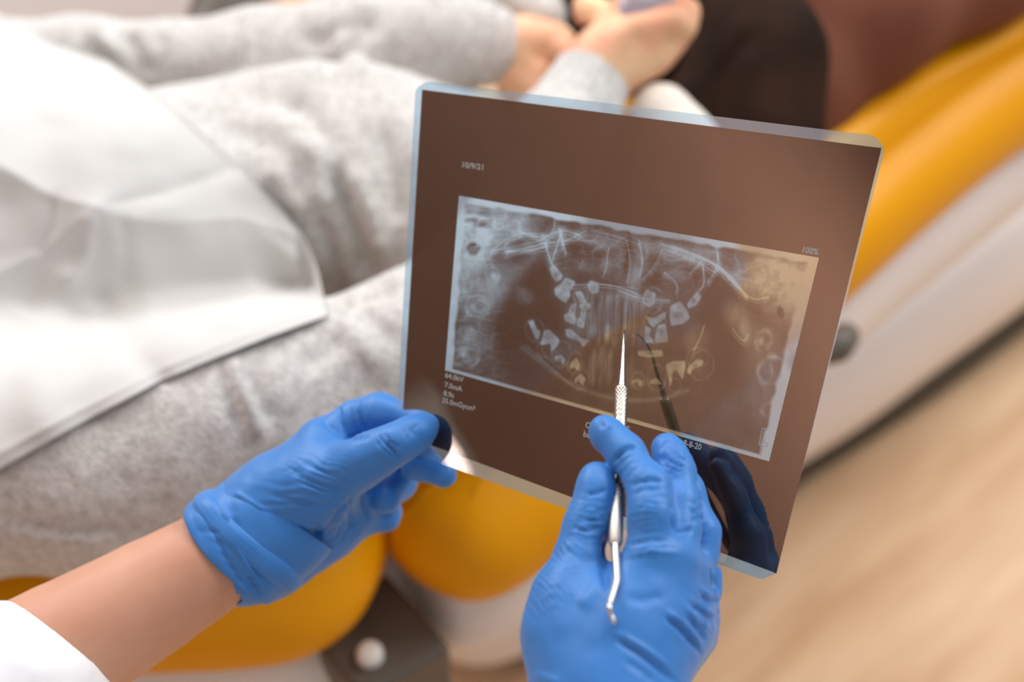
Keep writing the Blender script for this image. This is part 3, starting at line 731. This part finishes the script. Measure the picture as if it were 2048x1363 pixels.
# ------------------------------------------------------------------ patient
pat = empty('person', tuple(P(500, 600, 1.05)), 'child patient lying in grey fleece top and dark tights under a white bib, hands clasped', 'person')
torso = [
 (pc((-500, 500, 1.08, 330), (-150, 480, 1.06, 340), (250, 480, 1.05, 270), (600, 430, 1.08, 215), k=.05), .03),
 (pc((880, 570, 1.10, 210), (1080, 630, 1.11, 200), (1270, 555, 1.13, 215), k=.05), .04),
 (pc((430, 330, 1.10, 150), (640, 330, 1.08, 170), (850, 400, 1.08, 200), (1000, 420, 1.10, 180), k=.05), .04),
]
near = pc((-500, 960, .87, 220), (-150, 950, .87, 215), (200, 925, .875, 205), (430, 860, .88, 195), (560, 820, .885, 175), (790, 735, .905, 150), (1000, 600, .95, 150), (1110, 290, 1.01, 90), (1160, 205, 1.03, 76), k=.03)
far = pc((-100, 150, 1.19, 130), (160, 125, 1.18, 90), (330, 118, 1.17, 74), (520, 112, 1.16, 84), (720, 90, 1.15, 92), (900, 82, 1.14, 88), (975, 86, 1.14, 76), k=.02)
top = torso + [(near, .012), (far, .012), (pc((860, 30, 1.20, 80), (1000, 0, 1.20, 62), (1085, 30, 1.19, 52), k=.01), .01)]
fst = [([(462, 720), (480, 770), (505, 830), (525, 880)], 12, 5), ([(445, 730), (458, 790), (480, 860)], 14, -3), ([(490, 730), (515, 790), (540, 850)], 16, -3),
 ([(0, 1035), (100, 1050), (200, 1055), (300, 1045)], 8, -2.5), ([(0, 1060), (100, 1072), (220, 1075)], 10, 2),
 ([(650, 625), (720, 600), (800, 575)], 16, -7), ([(660, 650), (720, 690), (760, 740)], 16, 3), ([(600, 740), (660, 700), (700, 660)], 20, -3), ([(700, 620), (760, 660), (800, 700)], 14, -3),
 ([(650, 330), (690, 400), (720, 470), (740, 560)], 22, -9), ([(600, 260), (640, 330), (650, 420)], 24, 7), ([(700, 330), (740, 420), (760, 520)], 22, 6), ([(560, 200), (620, 230), (640, 300)], 24, -6),
 ([(760, 250), (790, 350), (800, 450)], 24, -6), ([(390, 210), (450, 250), (560, 300)], 24, -3), ([(400, 180), (500, 150), (640, 140), (830, 165)], 16, 3), ([(480, 200), (560, 190), (640, 200)], 22, -4),
 ([(500, 60), (496, 100), (492, 150)], 7, 6), ([(480, 30), (478, 90), (476, 150)], 12, -4), ([(520, 60), (520, 120)], 12, -3), ([(700, 60), (680, 90), (690, 130), (740, 150)], 16, 6), ([(760, 40), (700, 100), (650, 150)], 18, -6),
 ([(600, 60), (640, 90), (700, 60), (760, 20)], 20, -5), ([(320, 60), (330, 100), (320, 150)], 10, -5), ([(250, 60), (270, 110), (300, 160)], 16, -7), ([(180, 50), (200, 80), (250, 110)], 16, 5),
 ([(560, 480), (600, 560), (640, 600)], 20, 5), ([(640, 420), (670, 520), (680, 600)], 16, -5), ([(860, 120), (920, 140), (980, 160)], 14, -5), ([(540, 330), (580, 400), (620, 430)], 26, 5)]
fleece = sdf_obj('fleece_top', top, 0.0042, M_fleece, pat, P(500, 600, 1.05), 2, [(p_, w_, h_ * (1.35 if w_ > 13 else 1.2)) for p_, w_, h_ in fst], noise=((9, 5), (20, 3), (60, .9)))
# rib cuffs
def cuff(p0, p1, r0, r1, nm='sleeve_cuff'):
    a, s, t = frame(p1 - p0); rg = []
    for i in range(13):
        f = i / 12; rr = (r0 + (r1 - r0) * f) * (1 + .03 * math.sin(i * .5))
        if i == 12: rr *= .9
        rg.append(np.array([p0 + (p1 - p0) * f + (s * math.cos(th) + t * math.sin(th)) * rr * (1 + .025 * math.sin(th * 26)) for th in np.linspace(0, 2 * math.pi, 130, endpoint=False)]))
    return tube(nm, rg, M_cuff, pat, p0, thick=.003)
cuff(P(1135, 250, 1.02), P(1187, 150, 1.04), R(86, 1.02), R(76, 1.04))
cuff(P(880, 85, 1.14), P(992, 88, 1.14), R(90, 1.14), R(80, 1.14))
# one body: arms, hands, torso and legs
hand_n = [
 (pc((700, 760, .90, 60), (960, 540, .95, 50), (1110, 300, 1.01, 46), (1175, 170, 1.035, 50), (1215, 120, 1.04, 62), (1270, 80, 1.045, 66), k=.02), .02),
 (pc((1225, 140, 1.045, 52), (1300, 95, 1.05, 48), (1350, 60, 1.055, 36), k=.015), .012),
 (pc((1280, 60, 1.03, 40), (1345, 40, 1.03, 32), (1366, 52, 1.045, 26), (1330, 75, 1.06, 22), k=.006), .006),
 (pc((1275, 30, 1.035, 36), (1345, 5, 1.03, 30), (1372, 25, 1.045, 26), (1330, 50, 1.065, 22), k=.006), .004),
 (pc((1255, 0, 1.04, 34), (1330, -30, 1.04, 28), (1355, -5, 1.06, 24), k=.006), .004),
 (pc((1290, 100, 1.045, 38), (1345, 80, 1.05, 26), (1335, 105, 1.06, 22), k=.006), .004),
 (pc((1230, 50, 1.05, 34), (1190, 20, 1.06, 26), (1168, 12, 1.07, 20), (1165, 35, 1.075, 16), k=.006), .006)]
hand_f = [
 (pc((400, 115, 1.17, 50), (900, 88, 1.15, 50), (1000, 95, 1.15, 48), (1060, 100, 1.15, 54), (1110, 95, 1.15, 46), k=.02), .02),
 (pc((1040, 120, 1.14, 36), (1090, 145, 1.13, 30), (1140, 150, 1.13, 24), k=.006), .006),
 (pc((1030, 150, 1.14, 32), (1080, 175, 1.13, 26), (1130, 180, 1.13, 22), k=.006), .004),
 (pc((1020, 175, 1.15, 28), (1070, 200, 1.14, 24), (1120, 205, 1.14, 20), k=.006), .004),
 (pc((1050, 70, 1.14, 34), (1100, 75, 1.12, 28), (1135, 105, 1.11, 22), k=.006), .006)]
core = [(pc((-500, 500, 1.10, 200), (-150, 480, 1.10, 200), (250, 480, 1.10, 150), (700, 400, 1.13, 110), (1050, 380, 1.14, 90), k=.05), .03),
        (pc((-450, 940, .89, 120), (200, 920, .89, 110), (500, 840, .90, 90), (700, 760, .90, 60), k=.03), .03), (pc((-200, 200, 1.19, 80), (160, 125, 1.19, 50), (400, 115, 1.17, 46), k=.03), .03),
        (pc((1000, 380, 1.14, 80), (1300, 380, 1.13, 80), (1480, 260, 1.13, 70), (1515, 110, 1.135, 60), (1476, -60, 1.16, 42), (1460, -190, 1.2, 36), k=.02), .03),
        (pc((1000, 400, 1.15, 70), (1300, 420, 1.2, 80), (1560, 190, 1.2, 75), (1750, 25, 1.2, 75), (1950, -75, 1.25, 70), (2150, -168, 1.295, 60), k=.02), .03)]
sdf_obj('body', core + hand_n + hand_f, 0.0036, M_skin2, pat, P(1200, 120, 1.04), 2)
sdf_obj('tights', [(pc((1000, 400, 1.12, 130), (1280, 390, 1.12, 140), (1480, 270, 1.13, 150), (1520, 120, 1.13, 122), (1478, -60, 1.16, 78), (1460, -200, 1.2, 70), k=.03), .02),
    (pc((1100, 150, 1.28, 110), (1250, 60, 1.28, 120), (1450, 60, 1.25, 100), (1580, -60, 1.27, 100), k=.03), .02)], 0.006, M_tights, pat, P(1500, 150, 1.1), 2,
        [([(1380, 230), (1440, 150), (1500, 60)], 14, -6), ([(1400, 260), (1460, 180), (1520, 100)], 14, 4)], noise=((10, 4),))
sdf_obj('tights', [(pc((1300, 420, 1.2, 150), (1560, 190, 1.20, 130), (1750, 25, 1.20, 132), (1950, -75, 1.25, 125), (2200, -190, 1.3, 120), k=.03), .02)], 0.007, M_tights_lit, pat, P(1650, 80, 1.18), 2, noise=((8, 4),))
sdf_obj('sock', [(pc((1322, 228, 1.04, 62), (1360, 300, 1.04, 72), (1400, 380, 1.05, 60), k=.02), .02)], 0.004, M_sock, pat, P(1340, 240, 1.04), 2)
tag(sdf_obj('folded_tissue', [(pc((1252, 14, 1.003, 14), (1290, 2, 1.0, 16), (1345, -4, .998, 12), k=.008), .01), (pc((1270, -8, 1.0, 16), (1330, -22, 1.0, 14), k=.008), .01)], 0.0025, M_lilac, None, P(1290, 5, 1.0), 2, noise=((60, 2),)),
    'small pale lilac folded tissue in the child\'s bare hand', 'tissue')

# ------------------------------------------------------------------ bib draped over the torso and arm
allf = top
outl = [(-420, 20), (-200, -60), (0, 28), (100, 88), (215, 122), (330, 205), (470, 330), (560, 420), (605, 472), (630, 540), (650, 612), (650, 632), (320, 760), (0, 938), (-200, 1045), (-420, 1160)]
NX, NY = 150, 150
# four-sided patch: top edge outl[1..] right edge, bottom edge
edgeA = np.array([(-420, -150), (-200, -60), (0, 28), (100, 86), (215, 122), (290, 172), (380, 245), (470, 330), (560, 418), (605, 472), (632, 540), (653, 628)], float)
edgeB = np.array([(-420, 1160), (-200, 1048), (0, 938), (150, 853), (320, 762), (430, 716), (540, 672), (600, 650), (628, 640), (640, 636), (648, 632), (653, 628)], float)
def samp(E, t):
    k = np.linspace(0, 1, len(E)); return np.stack([np.interp(t, k, E[:, 0]), np.interp(t, k, E[:, 1])], -1)
tu = np.linspace(0, 1, NX) ** 1.0; tv = np.linspace(0, 1, NY)
A = samp(edgeA, tu); B = samp(edgeB, tu)
G = A[:, None] * (1 - tv[None, :, None]) + B[:, None] * tv[None, :, None]
gpx, gpy = G[..., 0].ravel(), G[..., 1].ravel()
# march along view rays to the fleece
from mathutils.bvhtree import BVHTree
me_ = fleece.data; org = Vector(P(500, 600, 1.05))
bvh = BVHTree.FromPolygons([v.co + org for v in me_.vertices], [tuple(p.vertices) for p in me_.polygons])
dirs = np.stack([(gpx - CX) / F, -(gpy - CY) / F, -np.ones(len(gpx))], 1) @ ROT.T
dep = np.full(len(gpx), 1.12)
for i in range(len(gpx)):
    dv = Vector(dirs[i]); l = dv.length
    hit = bvh.ray_cast(Vector(CAM), dv / l)
    if hit[0] is not None: dep[i] = min(hit[3] / l, 1.12)
D2 = dep.reshape(NX, NY); raw = D2.copy()
for _ in range(160):   # paper is stiff: relax, never below the cloth
    Pd = np.pad(D2, 1, mode='edge')
    av = (Pd[:-2, 1:-1] + Pd[2:, 1:-1] + Pd[1:-1, :-2] + Pd[1:-1, 2:]) / 4
    D2 = np.minimum(av, raw)
D2 = D2 - .006
gx2, gy2 = gpx, gpy
dz = np.zeros(len(gpx))
def fold(pts, w, h):
    global dz
    d, t = seg_d(gx2, gy2, pts); dz += h * .001 * np.exp(-np.abs(d / w))
def bumpf(pts, w, h):
    global dz
    d, t = seg_d(gx2, gy2, pts); dz += h * .001 * np.exp(-(d / w) ** 2)
fold([(-200, 250), (0, 195), (215, 120)], 40, -5.0); fold([(200, 412), (330, 385), (465, 335)], 40, -6)
fold([(-200, 300), (0, 330), (110, 395), (200, 412)], 34, 6); fold([(200, 412), (90, 500), (0, 545), (-200, 640)], 44, 6)
fold([(200, 415), (230, 430), (330, 445), (480, 435), (620, 480)], 115, 9); fold([(180, 440), (172, 510), (140, 560)], 16, 5); fold([(240, 440), (252, 470), (250, 560)], 22, -3)
fold([(110, 400), (100, 460), (80, 500)], 14, -4); bumpf([(0, 720), (90, 640), (130, 560)], 34, 5); bumpf([(200, 600), (260, 700), (320, 760)], 26, -4); fold([(20, 620), (180, 700), (260, 700)], 14, 2)
fold([(0, 905), (140, 830), (330, 735), (640, 610)], 9, 1.8)
dz += .001 * vnoise(np.stack([gx2, gy2, gx2 * 0], 1), .012) * 3
Db = D2.ravel() - dz
VB = CAM + dirs * Db[:, None]
q = np.arange(NX * NY).reshape(NX, NY)
Fb = np.stack([q[:-1, :-1].ravel(), q[:-1, 1:].ravel(), q[1:, 1:].ravel(), q[1:, :-1].ravel()], 1)
bib = link('dental_bib', VB, Fb, M_bib, None, True, P(300, 500, .95))
s_mod = bib.modifiers.new('s', 'SOLIDIFY'); s_mod.thickness = .0008
tag(bib, 'creased white paper bib spread over the child\'s grey fleece chest', 'dental bib')

# ------------------------------------------------------------------ chair
CH = .69
chair = empty('dental_chair', tuple(onz(1100, 700, CH) * [1, 1, 0]), 'yellow upholstered dental chair with white shell under the lying child', 'dental chair')
def cushion(name, px, ztop, th, m, bulge=.02, rim=.035, closed=True, rings=10, parent=chair, sub=6):
    pts = np.array([onz(a, b, ztop - th / 2)[:2] for a, b in px]); k = len(pts)
    O = []
    for i in range(k):
        p0, p1, p2, p3 = pts[i - 1], pts[i], pts[(i + 1) % k], pts[(i + 2) % k]
        for j in range(sub):
            t = j / sub; O.append(.5 * (2 * p1 + (p2 - p0) * t + (2 * p0 - 5 * p1 + 4 * p2 - p3) * t * t + (3 * p1 - p0 - 3 * p2 + p3) * t ** 3))
    O = np.array(O); n = len(O)
    tn = np.roll(O, -1, 0) - np.roll(O, 1, 0); nn = np.stack([tn[:, 1], -tn[:, 0]], 1); nn /= np.linalg.norm(nn, axis=1)[:, None]
    ar = .5 * np.sum(O[:, 0] * np.roll(O[:, 1], -1) - np.roll(O[:, 0], -1) * O[:, 1])
    if ar < 0: nn = -nn
    c = O.mean(0); V = []; L = 0
    prof = []
    for i in range(13):
        a = -math.pi / 2 + math.pi * i / 12; prof.append((-rim * (1 - math.cos(a)), (ztop - th / 2) + th / 2 * math.sin(a) * (1.0)))
    seq = []
    base = [(0.02, prof[0], ), (0.4, prof[0]), (0.8, prof[0])]
    for f, (o_, z) in base: seq.append(c + (O + nn * o_ - c) * f); V.append(np.c_[seq[-1], np.full(n, z)])
    for o_, z in prof: V.append(np.c_[O + nn * o_, np.full(n, z)])
    e = O + nn * prof[-1][0]
    for f in (.97, .92, .84, .72, .55, .35, .15, .02): V.append(np.c_[c + (e - c) * f, np.full(n, prof[-1][1] + bulge * (1 - f ** 3))])
    L = len(V); V = np.concatenate(V)
    Fc = [(i * n + j, i * n + (j + 1) % n, (i + 1) * n + (j + 1) % n, (i + 1) * n + j) for i in range(L - 1) for j in range(n)]
    Fc += [tuple(range(n))[::-1], tuple((L - 1) * n + j for j in range(n))]
    if ar < 0: Fc = [f[::-1] for f in Fc]
    return link(name, V, Fc, m, parent, True, np.array([c[0], c[1], ztop]))
cushion('backrest', [(780, 1020), (772, 1105), (735, 1195), (680, 1255), (600, 1298), (500, 1318), (340, 1328), (100, 1330), (-300, 1330), (-500, 1000), (-300, 500), (100, 420), (500, 600), (740, 900)], CH, .09, M_yellow, .012)
cushion('seat', [(770, 1060), (800, 1120), (860, 1160), (935, 1182), (1010, 1168), (1090, 1120), (1180, 1050), (1330, 890), (1500, 740), (1720, 565), (1880, 420), (2060, 272), (2300, 100), (2500, -150), (2300, -250),
    (2050, -10), (1920, 60), (1800, 105), (1710, 165), (1645, 250), (1500, 200), (1200, 250), (900, 500), (780, 850)], CH + .005, .11, M_yellow, .03, .05)
cushion('underside_shell', [(760, 1080), (800, 1190), (900, 1280), (1040, 1240), (1180, 1120), (1400, 930), (1640, 740), (1800, 600), (2048, 400), (2400, 120), (2400, 0), (2000, 250), (1700, 400), (1000, 700), (780, 900)], CH - .10, .10, M_white, 0, .03)
cushion('backrest_shell', [(800, 1100), (800, 1200), (760, 1300), (620, 1400), (400, 1420), (0, 1420), (-400, 1350), (-400, 800), (0, 700), (500, 800)], CH - .11, .07, M_white2, 0, .03)
# hinge plate with its round cap
hp = [(770, 1138), (905, 1292), (721, 1396), (628, 1285)]
zc = .60
V = [onz(a, b, zc) for a, b in hp] + [onz(a, b, zc) - np.array([0, 0, .08]) for a, b in hp]
hinge = link('hinge_plate', V, [(0, 1, 2, 3), (7, 6, 5, 4), (0, 4, 5, 1), (1, 5, 6, 2), (2, 6, 7, 3), (3, 7, 4, 0)], M_grey, chair, False, V[0])
bm_m = hinge.modifiers.new('b', 'BEVEL'); bm_m.width = .006; bm_m.segments = 3
kc = onz(741, 1312, zc)
rgs = []
for r, z in ((.0098, 0), (.0098, .006), (.0085, .009), (.005, .0105), (.0002, .011)):
    rgs.append(np.array([kc + [r * math.cos(t), r * math.sin(t), z] for t in np.linspace(0, 2 * math.pi, 32, endpoint=False)]))
cap = tube('hinge_cap', rgs, M_white2, hinge, kc); cap.location = Vector(kc) - Vector(V[0])
sdf_obj('side_lever', [(chain([(onz(1600, 725, .62), .010), (onz(1672, 690, .62), .013), (onz(1692, 672, .62), .012)], .01), .01)], 0.003, M_grey, chair, onz(1650, 700, .62), 1)
# floor base
cushion('base', [(700, 1120), (900, 1290), (1100, 1260), (1300, 1130), (1560, 930), (1750, 810), (1900, 700), (2080, 570), (2300, 400), (2300, 100), (1700, 300), (1200, 600), (800, 900)], .30, .22, M_white, .02, .07)
cushion('base_rim', [(700, 1120), (900, 1290), (1110, 1290), (1315, 1180), (1580, 972), (1765, 852), (1915, 752), (2095, 620), (2310, 450), (2300, 100), (1700, 300), (1200, 600), (800, 900)], .09, .09, M_dark, .0, .02)
cushion('column', [(1000, 900), (1050, 1000), (1200, 1000), (1350, 880), (1400, 760), (1300, 700), (1100, 780)], .56, .40, M_white2, 0, .02)

# far furniture at the top left
cabn = empty('equipment_cabinet', (-1.0, 1.62, 0), 'low pinkish beige cabinet standing on the floor beyond the child\'s shoulder', 'cabinet')
box('cabinet_body', (-1.0, 1.62, .24), (1.2, .64, .48), M_cab, cabn, bev=.01)
box('worktop', (-1.0, 1.62, .495), (1.23, .67, .03), M_cab, cabn, bev=.006)
box('armrest_post', tuple((P(470, 60, 1.42) + np.array([0, 0, -.2])) * [1, 1, 1]), (.05, .05, .36), M_grey, chair, bev=.01)
arm_r = sdf_obj('armrest', [(pc((395, 130, 1.40, 62), (450, 20, 1.42, 62), (560, -200, 1.46, 62), k=.01), .01)], 0.005, M_grey, chair, P(450, 20, 1.42), 1)

# ------------------------------------------------------------------ operating lamp whose lens shows in the film
u0, v0 = uv_of(903, 910); e_ = 1e-3
p0 = S(u0, v0); n0 = np.cross(S(u0 + e_, v0) - p0, S(u0, v0 + e_) - p0); n0 /= np.linalg.norm(n0)
d0 = (p0 - CAM) / np.linalg.norm(p0 - CAM); r0 = d0 - 2 * (d0 @ n0) * n0
LP = p0 + r0 * 1.5
lamp = empty('dental_lamp', (LP[0], LP[1], 0), 'round operating lamp on a stand, mirrored as the white spot on the film', 'lamp')
def disc_ring(c, ax, r, off, n=48):
    a_, s1, t1_ = frame(ax); return np.array([c + a_ * off + (s1 * math.cos(t) + t1_ * math.sin(t)) * r for t in np.linspace(0, 2 * math.pi, n, endpoint=False)])
M_lens = bpy.data.materials.new('lamp_lens'); M_lens.use_nodes = True
pb = M_lens.node_tree.nodes['Principled BSDF']; pb.inputs['Emission Color'].default_value = (1, .93, .9, 1); pb.inputs['Emission Strength'].default_value = 10
ax = -r0
tube('lamp_head', [disc_ring(LP, ax, r, o) for r, o in ((.024, .001), (.040, .004), (.050, -.005), (.048, -.04), (.035, -.07), (.001, -.075))], M_white2, lamp, LP)
tube('lamp_lens', [disc_ring(LP, ax, r, o) for r, o in ((.0005, .004), (.015, .003), (.025, .001))], M_lens, lamp, LP)
Lb = LP + r0 * .06
sdf_obj('lamp_arm', [(chain([(Lb, .014), (Lb + np.array([-.12, 0, .12]), .014), (np.array([LP[0] - .2, LP[1], LP[2] - .1]), .016), (np.array([LP[0] - .2, LP[1], .05]), .018)], .01), .01)], .006, M_white2, lamp, Lb, 1)
lathe('lamp_foot', [(.001, 0), (.2, 0), (.2, .02), (.05, .05), (.001, .055)], np.array([LP[0] - .2, LP[1], 0]), M_grey, lamp) if 'lathe' in globals() else tube('lamp_foot', [np.array([[LP[0] - .2 + r * math.cos(t), LP[1] + r * math.sin(t), z] for t in np.linspace(0, 2 * math.pi, 40, endpoint=False)]) for r, z in ((.001, 0), (.2, 0), (.2, .02), (.05, .05), (.001, .055))], M_grey, lamp, np.array([LP[0] - .2, LP[1], 0.0]))
